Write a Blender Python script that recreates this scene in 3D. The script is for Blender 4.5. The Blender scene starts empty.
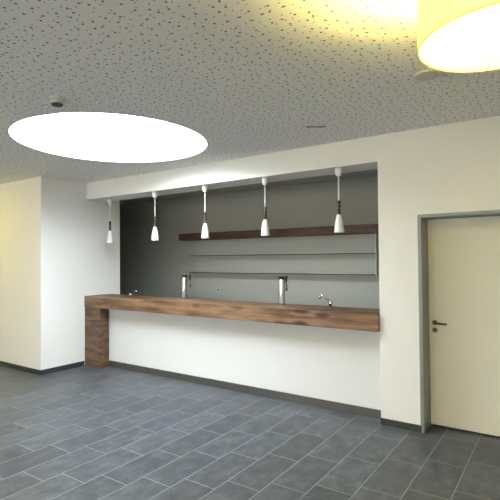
import bpy, bmesh, math, random
from mathutils import Vector, Matrix

S = bpy.context.scene
C = S.collection
PI = math.pi

# ------------------------------------------------------------------ camera
cam = bpy.data.cameras.new('camera')
camo = bpy.data.objects.new('camera', cam)
C.objects.link(camo)
S.camera = camo
YAW, PITCH, ROLL, EYE = 0.6024, 0.0204, -0.0083, 1.73
r0 = Vector((math.cos(YAW), math.sin(YAW), 0))
f0 = Vector((-math.sin(YAW), math.cos(YAW), 0))
fw = f0 * math.cos(PITCH) + Vector((0, 0, 1)) * math.sin(PITCH)
up = -f0 * math.sin(PITCH) + Vector((0, 0, 1)) * math.cos(PITCH)
rt = r0 * math.cos(ROLL) + up * math.sin(ROLL)
u2 = -r0 * math.sin(ROLL) + up * math.cos(ROLL)
m = Matrix((rt, u2, -fw)).transposed().to_4x4()
m.translation = Vector((0, 0, EYE))
camo.matrix_world = m
cam.sensor_width = 36
cam.lens = 454.33 / 500 * 36
cam.clip_start = 0.05

# ------------------------------------------------------------------ light and exposure
SKY_PANEL = 28.0           # the round luminous skylight
LAMP_W = 680.0              # the drum lamps
DAY = 10.5                 # daylight through the windows added behind the camera
S.view_settings.view_transform = 'Standard'
S.view_settings.look = 'None'
S.view_settings.gamma = 1
S.view_settings.use_curve_mapping = False
S.view_settings.exposure = 0.0
W = bpy.data.worlds.new('world')
S.world = W
W.use_nodes = True
W.node_tree.nodes['Background'].inputs[0].default_value = (1.0, 0.97, 0.87, 1)
W.node_tree.nodes['Background'].inputs[1].default_value = DAY

# ------------------------------------------------------------------ the room's measures
H = 3.026                  # ceiling
Y0 = 4.70                  # face of the front wall
Y1 = 5.10                  # back of the front wall
SOF = 2.75                 # underside of the bulkhead over the bar
XL = -6.55                 # left wall beside the bar
YL = 3.90                  # face of the yellow-lit wall
XP = -1.59                 # left edge of the pillar
YB = 7.0                   # back wall of the bar
XR, XF, YBACK = 3.0, -10.5, -4.5
SKC, SKR = (-4.045, 3.255), 1.035

# ------------------------------------------------------------------ material helpers
class NT:
    def __init__(s, name):
        s.m = bpy.data.materials.new(name); s.m.use_nodes = True
        s.t = s.m.node_tree; s.b = s.t.nodes['Principled BSDF']
    def n(s, kind, **kw):
        x = s.t.nodes.new(kind)
        for k, v in kw.items(): setattr(x, k, v)
        return x
    def l(s, a, b): s.t.links.new(a, b)
    def math(s, op, a, b=None, c=None, clamp=False):
        x = s.n('ShaderNodeMath', operation=op); x.use_clamp = clamp
        for i, v in enumerate((a, b, c)):
            if v is None: continue
            if isinstance(v, (int, float)): x.inputs[i].default_value = v
            else: s.l(v, x.inputs[i])
        return x.outputs[0]
    def pos(s): return s.n('ShaderNodeNewGeometry').outputs['Position']
    def map(s, scale=(1, 1, 1), loc=(0, 0, 0), src=None):
        x = s.n('ShaderNodeMapping'); s.l(src or s.n('ShaderNodeTexCoord').outputs['Object'], x.inputs[0])
        x.inputs['Scale'].default_value = scale; x.inputs['Location'].default_value = loc
        return x.outputs[0]
    def noise(s, vec, scale, detail=3, rough=.55):
        x = s.n('ShaderNodeTexNoise'); s.l(vec, x.inputs['Vector'])
        x.inputs['Scale'].default_value = scale; x.inputs['Detail'].default_value = detail
        x.inputs['Roughness'].default_value = rough
        return x.outputs['Fac']
    def ramp(s, fac, stops):
        x = s.n('ShaderNodeValToRGB'); s.l(fac, x.inputs[0]); e = x.color_ramp.elements
        while len(e) > 1: e.remove(e[0])
        e[0].position = stops[0][0]; e[0].color = (*stops[0][1], 1)
        for p, c in stops[1:]:
            k = e.new(p); k.color = (*c, 1)
        return x.outputs[0]
    def mix(s, fac, a, b, blend='MIX'):
        x = s.n('ShaderNodeMix', data_type='RGBA', blend_type=blend)
        for sock, v in ((x.inputs[0], fac), (x.inputs[6], a), (x.inputs[7], b)):
            if isinstance(v, (int, float)): sock.default_value = v
            elif isinstance(v, tuple): sock.default_value = (*v, 1)
            else: s.l(v, sock)
        return x.outputs[2]
    def bump(s, h, strength, dist=.01):
        x = s.n('ShaderNodeBump'); s.l(h, x.inputs['Height'])
        x.inputs['Strength'].default_value = strength; x.inputs['Distance'].default_value = dist
        s.l(x.outputs[0], s.b.inputs['Normal'])
    def col(s, v):
        if isinstance(v, tuple): s.b.inputs['Base Color'].default_value = (*v, 1)
        else: s.l(v, s.b.inputs['Base Color'])
    def set(s, **kw):
        for k, v in kw.items(): s.b.inputs[k.replace('_', ' ')].default_value = v

def plain(name, color, rough=.5, metal=0, var=.06, scale=30, bump=.0):
    t = NT(name)
    nz = t.noise(t.map(), scale)
    t.col(t.mix(nz, tuple(c * (1 - var) for c in color), tuple(min(1, c * (1 + var)) for c in color)))
    t.set(Roughness=rough, Metallic=metal)
    if bump: t.bump(nz, bump, .002)
    return t.m

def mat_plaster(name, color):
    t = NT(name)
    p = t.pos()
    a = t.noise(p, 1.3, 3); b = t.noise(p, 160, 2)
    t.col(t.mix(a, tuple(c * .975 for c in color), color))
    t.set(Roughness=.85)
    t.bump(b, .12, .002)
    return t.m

def mat_acoustic():
    t = NT('perforated ceiling board')
    p = t.pos()
    fl = t.n('ShaderNodeVectorMath', operation='MULTIPLY'); t.l(p, fl.inputs[0]); fl.inputs[1].default_value = (1, 1, 0)
    holes = None
    for sc, r, off in ((12, .0088, 0), (16.5, .0055, 3.3)):
        ad = t.n('ShaderNodeVectorMath', operation='ADD'); t.l(fl.outputs[0], ad.inputs[0]); ad.inputs[1].default_value = (off, off * .37, 0)
        v = t.n('ShaderNodeTexVoronoi', voronoi_dimensions='2D'); t.l(ad.outputs[0], v.inputs['Vector'])
        v.inputs['Scale'].default_value = sc; v.inputs['Randomness'].default_value = .62
        d = t.math('SUBTRACT', r * sc, v.outputs['Distance'])
        d = t.math('MULTIPLY', d, 40.0, clamp=True)
        holes = d if holes is None else t.math('MAXIMUM', holes, d)
    a = t.noise(p, 1.1, 3)
    base = t.mix(a, (.84, .84, .84), (.88, .88, .88))
    t.col(t.mix(holes, base, (.13, .125, .11)))
    t.set(Roughness=.9)
    return t.m

def mat_tiles():
    t = NT('slate grey floor tiles')
    p = t.pos()
    sp = t.n('ShaderNodeSeparateXYZ'); t.l(p, sp.inputs[0])
    u = t.math('DIVIDE', t.math('ADD', sp.outputs[0], .6906), .3002)
    row = t.math('FLOOR', u)
    v = t.math('DIVIDE', t.math('SUBTRACT', t.math('SUBTRACT', sp.outputs[1], 3.50), t.math('MULTIPLY', t.math('ADD', row, 1.0), .162)), .6)
    vf = t.math('FLOOR', v)
    uf = t.math('SUBTRACT', u, row); vv = t.math('SUBTRACT', v, vf)
    du = t.math('MULTIPLY', t.math('MINIMUM', uf, t.math('SUBTRACT', 1.0, uf)), .3)
    dv = t.math('MULTIPLY', t.math('MINIMUM', vv, t.math('SUBTRACT', 1.0, vv)), .6)
    d = t.math('MINIMUM', du, dv)
    g = t.math('MULTIPLY', t.math('SUBTRACT', .0036, d), 700.0, clamp=True)
    cb = t.n('ShaderNodeCombineXYZ'); t.l(row, cb.inputs[0]); t.l(vf, cb.inputs[1])
    wn = t.n('ShaderNodeTexWhiteNoise', noise_dimensions='2D'); t.l(cb.outputs[0], wn.inputs['Vector'])
    ad = t.n('ShaderNodeVectorMath', operation='MULTIPLY_ADD'); t.l(cb.outputs[0], ad.inputs[0]); ad.inputs[1].default_value = (7.3, 3.1, 1); t.l(p, ad.inputs[2])
    st = t.n('ShaderNodeMapping'); t.l(ad.outputs[0], st.inputs[0]); st.inputs['Scale'].default_value = (1, .55, 1)
    n1 = t.noise(st.outputs[0], 9, 6, .65); n2 = t.noise(ad.outputs[0], 38, 6, .75)
    c = t.ramp(n1, [(.28, (.034, .038, .045)), (.5, (.062, .069, .080)), (.74, (.105, .117, .133))])
    br = t.math('ADD', t.math('MULTIPLY', wn.outputs['Value'], .34), .83)
    br = t.math('MULTIPLY', br, t.math('ADD', t.math('MULTIPLY', n2, 1.1), .45))
    vm = t.n('ShaderNodeVectorMath', operation='SCALE'); t.l(c, vm.inputs[0]); t.l(br, vm.inputs['Scale'])
    t.col(t.mix(g, vm.outputs[0], (.235, .245, .255)))
    rr = t.math('ADD', t.math('MULTIPLY', n1, .25), .33); t.set(IOR=1.38)
    t.l(t.math('MAXIMUM', rr, t.math('MULTIPLY', g, .8)), t.b.inputs['Roughness'])
    h = t.math('SUBTRACT', t.math('MULTIPLY', n2, .25), g)
    t.bump(h, .35, .003)
    return t.m

def mat_wood(name, dark, mid, light, along=(1.2, 14, 14), rough=.5, knots=True):
    t = NT(name)
    v = t.map(along)
    n1 = t.noise(v, 1.6, 8, .62)
    n2 = t.noise(t.map((along[0] * 2.5, along[1] * 5, along[2] * 5)), 1.5, 4, .6)
    c = t.ramp(n1, [(.30, dark), (.47, mid), (.60, light), (.75, mid)])
    c = t.mix(t.math('MULTIPLY', n2, .45), c, dark)
    if knots:
        k = t.n('ShaderNodeTexVoronoi'); t.l(t.map((2.6, 7, 7)), k.inputs['Vector']); k.inputs['Scale'].default_value = 1.0
        kk = t.math('MULTIPLY', t.math('SUBTRACT', .36, k.outputs['Distance']), 5.0, clamp=True)
        c = t.mix(t.math('MULTIPLY', kk, .85), c, tuple(x * .45 for x in dark))
    t.col(c); t.set(Roughness=rough)
    t.bump(n1, .25, .004)
    return t.m

def mat_emit(name, color, strength):
    t = NT(name)
    t.col((.8, .8, .8)); t.set(Emission_Color=(*color, 1), Emission_Strength=strength)
    return t.m

def mat_cloth_shade(name, color, mixf):
    m = bpy.data.materials.new(name); m.use_nodes = True; nt = m.node_tree; nt.nodes.clear()
    o = nt.nodes.new('ShaderNodeOutputMaterial'); mx = nt.nodes.new('ShaderNodeMixShader')
    a = nt.nodes.new('ShaderNodeBsdfDiffuse'); b = nt.nodes.new('ShaderNodeBsdfTranslucent')
    wv = nt.nodes.new('ShaderNodeTexNoise'); wv.inputs['Scale'].default_value = 120
    mc = nt.nodes.new('ShaderNodeMix'); mc.data_type = 'RGBA'
    mc.inputs[6].default_value = (*[c * .95 for c in color], 1); mc.inputs[7].default_value = (*color, 1)
    nt.links.new(wv.outputs['Fac'], mc.inputs[0])
    nt.links.new(mc.outputs[2], a.inputs[0]); nt.links.new(mc.outputs[2], b.inputs[0])
    mx.inputs[0].default_value = mixf
    nt.links.new(a.outputs[0], mx.inputs[1]); nt.links.new(b.outputs[0], mx.inputs[2]); nt.links.new(mx.outputs[0], o.inputs[0])
    return m

M = dict(
    wall=mat_plaster('white wall plaster', (.81, .80, .76)),
    barwall_shade=mat_plaster('bar wall with painted shade', (.40, .405, .36)),  # white wall, the recess shade darkened into its colour
    barceil_shade=mat_plaster('bar ceiling with painted shade', (.50, .50, .47)),  # dimness of the recess ceiling is put into this colour
    ceil=mat_acoustic(),
    tile=mat_tiles(),
    skirt=plain('anthracite skirting tile', (.035, .036, .038), .45, 0, .15, 12),
    plinth=plain('brushed steel plinth', (.20, .19, .175), .3, .8, .10, 8),
    panel=plain('white front panel', (.70, .70, .69), .55, 0, .02, 3),
    beam=mat_wood('rustic brown timber', (.035, .017, .009), (.165, .088, .045), (.30, .175, .098), (1.0, 9, 9)),
    legwood=mat_wood('brown timber leg planks', (.035, .018, .010), (.115, .062, .033), (.20, .118, .066), (1.5, 5, 11), knots=False),
    shelfwood=mat_wood('dark shelf timber', (.03, .013, .008), (.085, .036, .02), (.14, .062, .033), knots=False),
    stem=plain('dark walnut stem', (.05, .024, .012), .4, 0, .3, 60),
    shaft=plain('grey white shaft lining', (.42, .43, .43), .8, 0, .02),
    white=plain('white lacquer', (.82, .82, .80), .35, 0, .02),
    cord=plain('white cable sheath', (.72, .73, .72), .5),
    plastic=plain('off white plastic', (.55, .54, .50), .5),
    grille=plain('dark grille', (.06, .06, .06), .6),
    frame=plain('grey painted steel frame', (.235, .262, .268), .42, .1, .04, 20),
    leaf=mat_plaster('door leaf laminate', (.74, .715, .61)),
    bronze=plain('brown bronze metal', (.14, .075, .045), .32, .7, .12, 50),
    chrome=plain('polished chrome', (.60, .60, .58), .10, 1.0, .03),
    black=plain('black plastic', (.012, .012, .012), .35),
    steel=plain('brushed steel worktop', (.45, .45, .45), .3, .9, .08, 15),
    shelf=plain('pale shelf board', (.50, .53, .52), .5, 0, .03),
    splash=plain('pale back panel', (.415, .425, .385), .5, 0, .03, 5),
    edge=plain('dark shelf edge', (.055, .06, .055), .5),
    sky=mat_emit('luminous skylight sheet', (.85, .93, 1.0), SKY_PANEL),
    shade=mat_cloth_shade('yellowish lamp fabric', (.95, .91, .56), .68),
    diff=mat_cloth_shade('white lamp diffuser', (.97, .97, .97), .75),
    bulb=mat_emit('warm lamp tube', (1, .84, .42), 18),
)

# ------------------------------------------------------------------ geometry helpers
def add_box(bm, a, b, bev=0):
    x0, x1 = sorted((a[0], b[0])); y0, y1 = sorted((a[1], b[1])); z0, z1 = sorted((a[2], b[2]))
    t = bmesh.new(); bmesh.ops.create_cube(t, size=1)
    for v in t.verts: v.co = Vector(((x0 + x1) / 2 + v.co.x * (x1 - x0), (y0 + y1) / 2 + v.co.y * (y1 - y0), (z0 + z1) / 2 + v.co.z * (z1 - z0)))
    if bev: bmesh.ops.bevel(t, geom=t.edges[:], offset=bev, segments=2, affect='EDGES', profile=.6)
    me = bpy.data.meshes.new('tmp'); t.to_mesh(me); t.free(); bm.from_mesh(me); bpy.data.meshes.remove(me)
    return bm

def box(a, b, bev=0): return add_box(bmesh.new(), a, b, bev)

def lathe(prof, seg=32, center=(0, 0, 0), bm=None, closed=False):
    bm = bm or bmesh.new(); rings = []
    for r, z in prof:
        if r < 1e-6: rings.append([bm.verts.new((center[0], center[1], center[2] + z))])
        else: rings.append([bm.verts.new((center[0] + r * math.cos(2 * PI * i / seg), center[1] + r * math.sin(2 * PI * i / seg), center[2] + z)) for i in range(seg)])
    pairs = list(zip(rings, rings[1:])) + ([(rings[-1], rings[0])] if closed else [])
    for A, B in pairs:
        for i in range(seg):
            j = (i + 1) % seg
            if len(A) == 1 and len(B) == 1: continue
            if len(A) == 1: bm.faces.new((A[0], B[j], B[i]))
            elif len(B) == 1: bm.faces.new((A[i], A[j], B[0]))
            else: bm.faces.new((A[i], A[j], B[j], B[i]))
    bmesh.ops.recalc_face_normals(bm, faces=bm.faces[:])
    return bm

def tube(pts, r, seg=12, bm=None, cap=True):
    bm = bm or bmesh.new(); pts = [Vector(p) for p in pts]
    rr = r if isinstance(r, (list, tuple)) else [r] * len(pts); rings = []; ref = None
    for i, p in enumerate(pts):
        d = (pts[min(i + 1, len(pts) - 1)] - pts[max(i - 1, 0)]).normalized()
        if ref is None: ref = d.orthogonal().normalized()
        a = (ref - d * ref.dot(d)).normalized(); b = d.cross(a); ref = a
        rings.append([bm.verts.new(p + (a * math.cos(2 * PI * k / seg) + b * math.sin(2 * PI * k / seg)) * rr[i]) for k in range(seg)])
    for A, B in zip(rings, rings[1:]):
        for k in range(seg): bm.faces.new((A[k], A[(k + 1) % seg], B[(k + 1) % seg], B[k]))
    if cap: bm.faces.new(rings[0][::-1]); bm.faces.new(rings[-1])
    bmesh.ops.recalc_face_normals(bm, faces=bm.faces[:])
    return bm

def arc(c, r, a0, a1, plane='yz', n=10):
    out = []
    for i in range(n + 1):
        a = a0 + (a1 - a0) * i / n
        u, w = r * math.cos(a), r * math.sin(a)
        out.append((c[0], c[1] + u, c[2] + w) if plane == 'yz' else (c[0] + u, c[1], c[2] + w))
    return out

def obj(name, bm, mat, parent=None, smooth=False, label=None):
    me = bpy.data.meshes.new(name); bm.to_mesh(me); bm.free()
    if smooth:
        for p in me.polygons: p.use_smooth = True
        try: me.set_sharp_from_angle(angle=math.radians(38))
        except Exception: pass
    me.materials.append(mat)
    o = bpy.data.objects.new(name, me); C.objects.link(o)
    if parent: o.parent = parent
    if label: o['label'] = label
    return o

def tag(o, label, cat, group=None):
    o['label'] = label; o['category'] = cat
    if group: o['group'] = group
    return o

def thing(name, label, cat, loc=(0, 0, 0), rotz=0, group=None):
    o = bpy.data.objects.new(name, None); C.objects.link(o)
    o.location = loc; o.rotation_euler = (0, 0, rotz); o.empty_display_size = .1
    return tag(o, label, cat, group)

def struct(name, bm, mat, label, cat, parent=None, smooth=False):
    o = obj(name, bm, mat, parent, smooth)
    if not parent: o['kind'] = 'structure'; tag(o, label, cat)
    return o

def dup(root, loc, label, rotz=None):
    r = root.copy(); C.objects.link(r); r.location = loc; r['label'] = label
    if rotz is not None: r.rotation_euler = (0, 0, rotz)
    for ch in list(root.children):
        c = ch.copy(); C.objects.link(c); c.parent = r
        for g in ch.children:
            d = g.copy(); C.objects.link(d); d.parent = c
    return r

# ------------------------------------------------------------------ the setting
struct('floor', box((XF, YBACK, -.12), (XR, YB + .2, 0)), M['tile'], 'slate grey floor tiles laid in long staggered rows', 'floor')

def ceiling_mesh():
    bm = bmesh.new()
    n = 128
    inner = [bm.verts.new((SKC[0] + SKR * math.cos(2 * PI * i / n), SKC[1] + SKR * math.sin(2 * PI * i / n), H)) for i in range(n)]
    outer = [bm.verts.new(c) for c in ((XF, YBACK, H), (XR, YBACK, H), (XR, Y0 + .2, H), (XF, Y0 + .2, H))]
    e = [bm.edges.new((inner[i], inner[(i + 1) % n])) for i in range(n)] + [bm.edges.new((outer[i], outer[(i + 1) % 4])) for i in range(4)]
    bmesh.ops.triangle_fill(bm, use_beauty=True, use_dissolve=False, edges=e)
    r = bmesh.ops.extrude_face_region(bm, geom=bm.faces[:])
    for v in r['geom']:
        if isinstance(v, bmesh.types.BMVert): v.co.z += .12
    bmesh.ops.recalc_face_normals(bm, faces=bm.faces[:])
    return bm
struct('ceiling', ceiling_mesh(), M['ceil'], 'pale acoustic ceiling dotted with small scattered holes', 'ceiling')
struct('trim_1', box((XF, Y1, H), (XP + .01, YB + .2, H + .12)), M['barceil_shade'], 'plain shaded ceiling inside the bar recess', 'ceiling')

# front wall: bulkhead over the bar, pillar, wall over and beside the door
XD0, XD1, DH = -1.1785, -0.20, 2.152
bm = bmesh.new()
add_box(bm, (XL, Y0, SOF), (XP, Y1, H))
add_box(bm, (XP, Y0, 0), (XD0, Y1, H))
add_box(bm, (XD0, Y0, DH), (XD1, Y1, H))
add_box(bm, (XD1, Y0, 0), (XR, Y1, H))
struct('wall_front', bm, M['wall'], 'white wall with the bar opening and the grey framed door', 'wall')
struct('wall_left', box((XF, YL, 0), (XL, 5.40, H)), M['wall'], 'white wall corner left of the bar, warm lit on its front', 'wall')
# bar recess
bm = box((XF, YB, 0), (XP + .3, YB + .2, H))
struct('wall_back', bm, M['barwall_shade'], 'grey shaded wall at the back of the bar', 'wall')
struct('wall_right', box((XP, Y1, 0), (XP + .3, YB, H)), M['barwall_shade'], 'side wall closing the bar recess behind the pillar', 'wall')
struct('wall_side', box((XF - .2, YBACK - .2, 0), (XF, YB + .2, H)), M['wall'], 'far left side wall of the hall', 'wall')
struct('wall_far_right', box((XR, YBACK - .2, 0), (XR + .2, Y1, H)), M['wall'], 'right side wall of the hall', 'wall')
# wall behind the camera, three unseen windows added to bring in daylight
bm = bmesh.new()
WZ0, WZ1 = .9, 2.5
wins = [(-8.6, -6.2), (-4.6, -2.2), (-0.6, 1.8)]
add_box(bm, (XF, YBACK - .2, 0), (XR, YBACK, WZ0)); add_box(bm, (XF, YBACK - .2, WZ1), (XR, YBACK, H))
xs = [XF] + [x for w in wins for x in w] + [XR]
for i in range(0, len(xs), 2): add_box(bm, (xs[i], YBACK - .2, WZ0), (xs[i + 1], YBACK, WZ1))
struct('wall_behind', bm, M['wall'], 'wall behind the viewer with windows added for daylight', 'wall')
for i, (a, b) in enumerate(wins):
    bm = bmesh.new()
    add_box(bm, (a, YBACK - .14, WZ0), (a + .06, YBACK - .08, WZ1)); add_box(bm, (b - .06, YBACK - .14, WZ0), (b, YBACK - .08, WZ1))
    add_box(bm, (a, YBACK - .14, WZ0), (b, YBACK - .08, WZ0 + .06)); add_box(bm, (a, YBACK - .14, WZ1 - .06), (b, YBACK - .08, WZ1))
    add_box(bm, ((a + b) / 2 - .03, YBACK - .14, WZ0), ((a + b) / 2 + .03, YBACK - .08, WZ1))
    struct('window_%d' % (i + 1), bm, M['white'], 'unseen white framed window added behind the viewer for daylight', 'window')
    L = bpy.data.lights.new('daylight_portal', 'AREA'); L.shape = 'RECTANGLE'; L.size = b - a; L.size_y = WZ1 - WZ0
    L.cycles.is_portal = True
    lo = bpy.data.objects.new('daylight_portal', L); C.objects.link(lo)
    lo.location = ((a + b) / 2, YBACK - .15, (WZ0 + WZ1) / 2); lo.rotation_euler = (PI / 2, 0, 0)   # faces into the room

struct('light_block_behind_door', box((XD0 - .1, 5.12, 0), (XD1 + .1, 5.2, DH + .2)), M['wall'], 'unseen block added to stop light leaking under the door', 'wall')  # added out of sight to block the light leak under the door
# skirtings
struct('baseboard_front', box((XP, Y0 - .012, 0), (XD0 - .002, Y0, .068), .002), M['skirt'], 'short dark tile skirting at the pillar foot', 'skirting')
struct('baseboard_right', box((XD1 + .002, Y0 - .012, 0), (XR, Y0, .068), .002), M['skirt'], 'dark tile skirting right of the door', 'skirting')
struct('baseboard_left', box((XF, YL - .012, 0), (XL + .012, YL, .075), .002), M['skirt'], 'dark tile skirting under the warm lit wall', 'skirting')
struct('baseboard_side', box((XL, YL, 0), (XL + .012, 4.655, .075), .002), M['skirt'], 'dark tile skirting between wall corner and bar leg', 'skirting')

# door
d = bpy.data.objects.new('door_1', None); C.objects.link(d); d.location = ((XD0 + XD1) / 2, Y0, 0)
d['kind'] = 'structure'; tag(d, 'beige door in a deep grey steel frame right of the bar', 'door')
def loc(o, root): o.matrix_parent_inverse = Matrix.Translation(-Vector(root.location)); return o
def frame_bm():
    bm = bmesh.new(); f = .022; yb = 5.02; ya = Y0 - .006
    for a, b in (((XD0 - .002, ya, 0), (XD0 + f, yb, DH)), ((XD1 - f, ya, 0), (XD1 + .002, yb, DH)), ((XD0 + f, ya, DH - f), (XD1 - f, yb, DH + .002))):
        add_box(bm, a, b, .0015)
    # thin raised lip that faces the room
    for a, b in (((XD0 - .012, ya - .004, 0), (XD0 + .010, ya + .006, DH + .01)), ((XD1 - .010, ya - .004, 0), (XD1 + .012, ya + .006, DH + .01)), ((XD0 + .010, ya - .004, DH - .012), (XD1 - .010, ya + .006, DH + .01))):
        add_box(bm, a, b, .002)
    return bm
loc(obj('door_frame', frame_bm(), M['frame'], d), d)
loc(obj('door_leaf', box((XD0 + .024, 4.955, .014), (XD1 - .024, 4.998, DH - .025), .002), M['leaf'], d), d)
hx, hz, hy = XD0 + .024 + .055, 1.062, 4.955
hnd = loc(obj('door_handle', tube([(hx, hy - .002, hz), (hx, hy - .05, hz), (hx + .012, hy - .06, hz), (hx + .05, hy - .062, hz - .002), (hx + .128, hy - .060, hz - .006)], [.011, .011, .012, .0115, .010], 12), M['bronze'], d, True, 'brown lever handle'), d)
def rosette(z):
    bm = lathe([(0, .010), (.021, .010), (.0245, .007), (.0245, 0)], 28)
    bm.transform(Matrix.Translation((hx, hy, z)) @ Matrix.Rotation(PI / 2, 4, 'X'))
    return bm
loc(obj('rosette', rosette(hz), M['bronze'], d, True), d)
loc(obj('key_rosette', rosette(hz - .078), M['bronze'], d, True), d)

# ------------------------------------------------------------------ skylight
sk = thing('skylight', 'large round glowing skylight opening in the ceiling', 'skylight', (SKC[0], SKC[1], H))
obj('diffuser', lathe([(0, .50), (SKR - .012, .50), (SKR - .012, .51), (0, .51)], 128), M['sky'], sk, label='glowing white sheet')
obj('shaft', lathe([(SKR, -.001), (SKR - .012, -.001), (SKR - .012, .52), (SKR, .52)], 128, closed=True), M['shaft'], sk, True)

# ------------------------------------------------------------------ drum lamps
def drum_lamp(x, y, zb, r, hgt, label, power):
    t = thing('ceiling_lamp', label, 'lamp', (x, y, zb), 0, 'drum ceiling lamps')
    obj('lamp_shade', lathe([(r, 0), (r, hgt), (r - .003, hgt), (r - .003, 0)], 72, closed=True), M['shade'], t, True)
    obj('shade_ring', lathe([(r + .0015, -.001), (r + .0015, .004), (r - .003, .004), (r - .003, -.001)], 72, closed=True), M['shade'], t, True)
    obj('diffuser', lathe([(0, .001), (r - .004, .001), (r - .004, .004), (0, .004)], 72), M['diff'], t, True, 'white glowing disc')
    top = H - zb
    bm = lathe([(0, top - .03), (.06, top - .03), (.065, top - .025), (.065, top - .0005), (0, top - .0005)], 32)
    obj('ceiling_mount', bm, M['white'], t, True)
    bm = tube([(0, 0, top - .03), (0, 0, hgt * .62)], .010)
    for k in range(3):
        a = 2 * PI * k / 3 + .3
        tube([(0, 0, hgt * .8), (math.cos(a) * (r - .004), math.sin(a) * (r - .004), hgt * .8)], .003, 8, bm)
    obj('stem', bm, M['white'], t)
    obj('bulb', lathe([(0, -.05), (.03, -.04), (.042, 0), (.03, .04), (.015, .06), (0, .062)], 20, center=(0, 0, hgt * .5)), M['bulb'], t, True)
    for k in range(4):
        a = 2 * PI * k / 3 + .9
        L = bpy.data.lights.new('bulb_light', 'POINT'); L.energy = power * (.24, .24, .24, .28)[k]; L.color = (1, .82, .21); L.shadow_soft_size = .035
        lo = bpy.data.objects.new('bulb_light', L); C.objects.link(lo); lo.parent = t
        lo.location = (math.cos(a) * r * .5, math.sin(a) * r * .5, hgt * .72) if k < 3 else (.06, -.05, hgt * .30)
    return t
drum_lamp(-.180, 1.985, 2.567, .301, .30, 'glowing yellow drum lamp hanging at top right of the ceiling', LAMP_W)
drum_lamp(-8.30, 2.35, 2.567, .301, .30, 'glowing yellow drum lamp before the warm lit wall, left of the view', LAMP_W * 1.6)

# ------------------------------------------------------------------ detectors
t = thing('smoke_detector', 'small white round smoke detector beside the skylight rim', 'smoke detector', (-3.30, 2.10, H))
obj('base', lathe([(0, 0), (.062, 0), (.062, -.014), (.055, -.020), (0, -.020)], 32), M['plastic'], t, True)
obj('head', lathe([(.050, -.019), (.056, -.030), (.052, -.046), (0, -.046)], 32), M['plastic'], t, True)
obj('grille', lathe([(.040, -.0455), (.046, -.050), (.040, -.058), (.022, -.060), (0, -.060)], 32), M['grille'], t, True, 'dark grille ring')
t = thing('ceiling_disc', 'flat round grey ceiling disc next to the drum lamp', 'ceiling disc', (-.765, 3.33, H))
obj('rim', lathe([(0, 0), (.085, 0), (.085, -.012), (.078, -.018), (.066, -.018)], 40), M['plastic'], t, True)
obj('grille', lathe([(.067, -.017), (.050, -.024), (0, -.027)], 40), M['plastic'], t, True)

P = (-1.968, 4.02)
t = thing('ceiling_vent', 'faint narrow grey slot in the ceiling just before the wall over the bar', 'vent', (P[0], P[1], H))
t.rotation_euler = (0, 0, YAW)
obj('frame', box((-.10, -.022, -.004), (.10, .022, -.0002), .001), M['plastic'], t)
obj('slot', box((-.088, -.012, -.0055), (.088, .012, -.0038)), M['grille'], t)

# ------------------------------------------------------------------ bar counter
YF, YR, ZT, ZU, XLEG = 4.66, 5.20, 1.143, .962, -6.14
bar = thing('bar_counter', 'long rustic timber bar counter with white front in the wall opening', 'bar counter', ((XL + XP) / 2, 4.9, 0))
bm = box((XL + .002, YF, ZU), (XP - .002, YR, ZT), .006)
loc(obj('countertop', bm, M['beam'], bar, label='thick brown rustic timber top'), bar)
bm = box((XL + .014, YF, 0), (XLEG, 4.835, ZU - .0005), .006)
leg = loc(obj('leg', bm, M['legwood'], bar, label='wide brown timber leg'), bar)
loc(obj('front_panel', box((XL + .014, 4.842, .098), (XP - .002, 4.90, ZU - .001)), M['panel'], bar, label='smooth white front panel'), bar)
loc(obj('plinth', box((XLEG + .001, 4.836, 0), (XP - .002, 4.89, .097), .002), M['plinth'], bar, label='brushed steel plinth strip'), bar)
sc_ = thing('sink_counter', 'low steel topped work counter hidden behind the timber bar', 'counter', ((XL + XP) / 2, 5.5, 0))
loc(obj('worktop', box((XL + .004, 5.205, .88), (XP - .004, 5.78, .92), .003), M['steel'], sc_), sc_)
loc(obj('body', box((XL + .05, 5.215, 0), (XP - .05, 5.70, .879)), M['white'], sc_), sc_)
loc(obj('base', box((XL + .05, 4.905, 0), (XP - .05, 5.19, ZU - .001)), M['white'], bar), bar)

# ------------------------------------------------------------------ beer taps
def beer_tap(loc_, label):
    t = thing('beer_tap', label, 'beer tap', loc_, 0, 'chrome beer taps on the bar')
    obj('column', lathe([(0, 0), (.058, 0), (.058, .010), (.044, .016), (.042, .022), (.042, .335), (0, .335)], 40), M['chrome'], t, True)
    obj('cap', lathe([(.0425, .322), (.0440, .330), (.0440, .352), (.036, .362), (0, .365)], 40), M['black'], t, True)
    sp = obj('spout', tube([(0, .036, .27), (0, .10, .27), (0, .118, .262), (0, .124, .245), (0, .124, .19)], [.014, .013, .013, .011, .009], 14), M['chrome'], t, True)
    obj('spout_tip', tube([(0, .124, .20), (0, .124, .165)], [.013, .010], 14), M['black'], sp, True)
    obj('handle', tube([(0, .112, .275), (0, .114, .30), (0, .117, .33), (0, .120, .36), (0, .121, .372)], [.007, .013, .017, .016, .008], 14), M['black'], t, True)
    return t
tp = beer_tap((-3.005, 5.09, ZT), 'chrome beer tap column on the bar, right one of the two')
dup(tp, (-4.70, 5.09, ZT), 'chrome beer tap column on the bar, left one below the shelf end')

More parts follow.
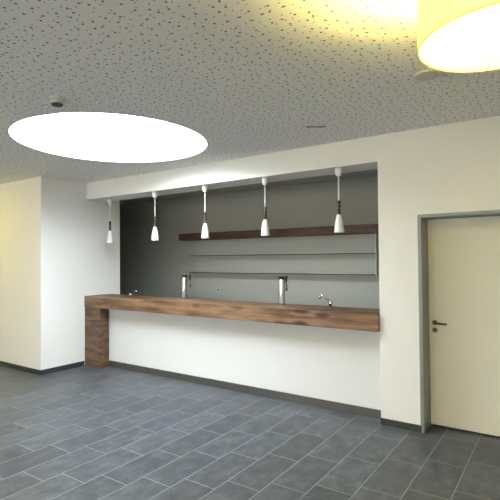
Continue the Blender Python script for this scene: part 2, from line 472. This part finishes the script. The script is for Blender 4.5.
# ------------------------------------------------------------------ sink faucets behind the bar
def sink_faucet(x, y, label, flip, kscale):
    t = thing('sink_faucet', label, 'faucet', (x, y, .92), 0, 'chrome faucets behind the bar')
    k = kscale
    obj('body', lathe([(0, 0), (.030, 0), (.030, .008), (.022, .014), (.020, .19 * k), (.026, .20 * k), (.026, .255 * k), (.018, .27 * k), (0, .273 * k)], 24), M['chrome'], t, True)
    s = flip
    sp = obj('spout', tube([(0, 0, .225 * k), (-.04 * s, 0, .265 * k), (-.09 * s, 0, .31 * k), (-.125 * s, 0, .338 * k), (-.142 * s, 0, .338 * k), (-.150 * s, 0, .322 * k), (-.150 * s, 0, .305 * k)], [.012, .011, .010, .010, .010, .011, .012], 12), M['chrome'], t, True)
    obj('aerator', lathe([(0, 0), (.014, 0), (.014, .022), (0, .022)], 20, center=(-.150 * s, 0, .285 * k)), M['black'], sp, True)
    obj('lever', tube([(0, 0, .262 * k), (-.008 * s, -.03, .285 * k), (-.05 * s, -.06, .300 * k)], [.009, .007, .006], 10), M['chrome'], t, True)
    return t
sink_faucet(-2.475, 5.42, 'slim chrome faucet behind the bar near its right end', 1, 1.0)
sink_faucet(-6.27, 5.40, 'small chrome faucet behind the bar near its left end', -1, .84)

# ------------------------------------------------------------------ back bar shelving
t = tag(obj('wall_shelf', box((-6.38, 6.74, 2.118), (XP - .002, YB, 2.252), .003), M['shelfwood']), 'long thick dark brown timber shelf high on the back wall', 'shelf')
XS0, XS1 = -6.12, -2.325
u = thing('shelving_unit', 'pale grey wall shelving with two thin boards below the timber shelf', 'shelving', ((XS0 + XS1) / 2, YB, .94))
loc(obj('back_panel', box((XS0, 6.975, .94), (XS1 - .0, YB - .001, 2.115)), M['splash'], u), u)
for z in (1.812, 1.482):
    b = loc(obj('shelf', box((XS0, 6.76, z - .012), (XS1 - .021, 6.974, z + .012), .002), M['shelf'], u), u)
    obj('edge_strip', box((XS0, 6.756, z - .013), (XS1 - .021, 6.7598, z + .004)), M['edge'], b)
loc(obj('side_panel', box((XS1 - .02, 6.76, 1.47), (XS1, 6.974, 2.115), .002), M['shelf'], u), u)
bc = thing('back_counter', 'low counter against the back wall behind the bar', 'counter', (-4.2, 6.7, 0))
loc(obj('body', box((-6.4, 6.45, 0), (XP - .01, YB - .002, .88)), M['white'], bc), bc)
loc(obj('worktop', box((-6.42, 6.43, .881), (XP - .01, YB - .002, .92), .003), M['steel'], bc), bc)
sk_ = thing('wall_socket', 'tiny dark socket on the pale back panel between the taps', 'socket', (-5.55, 6.974, 1.14))
obj('plate', box((-.04, -.008, -.04), (.04, 0, .04), .002), M['shelf'], sk_)
obj('insert', box((-.018, -.010, -.018), (.018, -.007, .018), .001), M['grille'], sk_)

# ------------------------------------------------------------------ pendant lamps
def pendant(loc_, label):
    t = thing('pendant_lamp', label, 'pendant lamp', loc_, 0, 'white pendant lamps over the bar')
    obj('ceiling_rose', lathe([(0, 0), (.040, 0), (.041, -.015), (.039, -.040), (.032, -.072), (.025, -.086), (.012, -.091), (0, -.091)], 28), M['white'], t, True)
    obj('cable', tube([(0, 0, -.10), (0, 0, -.370)], .008, 10), M['cord'], t, True)
    prof = [(0, -.362), (.014, -.363)]
    for k in range(4):                                   # turned neck with four shallow swellings
        z = -.368 - k * .040
        prof += [(.0150, z), (.0195, z - .010), (.0200, z - .028), (.0150, z - .037)]
    prof += [(.019, -.529), (0, -.530)]
    obj('wooden_stem', lathe(prof, 20), M['stem'], t, True, 'dark turned wooden neck')
    obj('lamp_shade', lathe([(.016, -.520), (.022, -.526), (.034, -.565), (.045, -.620), (.052, -.675), (.055, -.725), (.052, -.725), (.048, -.670), (.040, -.620), (.029, -.570), (.017, -.535)], 32, closed=True), M['white'], t, True, 'white bell shaped shade')
    return t
px = [(-2.075, 4.80), (-3.065, 4.80), (-4.045, 4.80), (-5.025, 4.80), (-6.24, 4.94)]
names = ['rightmost white pendant lamp over the bar, nearest the pillar',
         'white pendant lamp second from the pillar, over the right beer tap',
         'middle one of the five white pendant lamps over the bar',
         'white pendant lamp over the bar in front of the darkest wall part',
         'leftmost white pendant lamp, beside the left wall above the bar leg']
p0 = pendant((px[0][0], px[0][1], SOF), names[0])
for (x, y), nm in zip(px[1:], names[1:]): dup(p0, (x, y, SOF), nm)
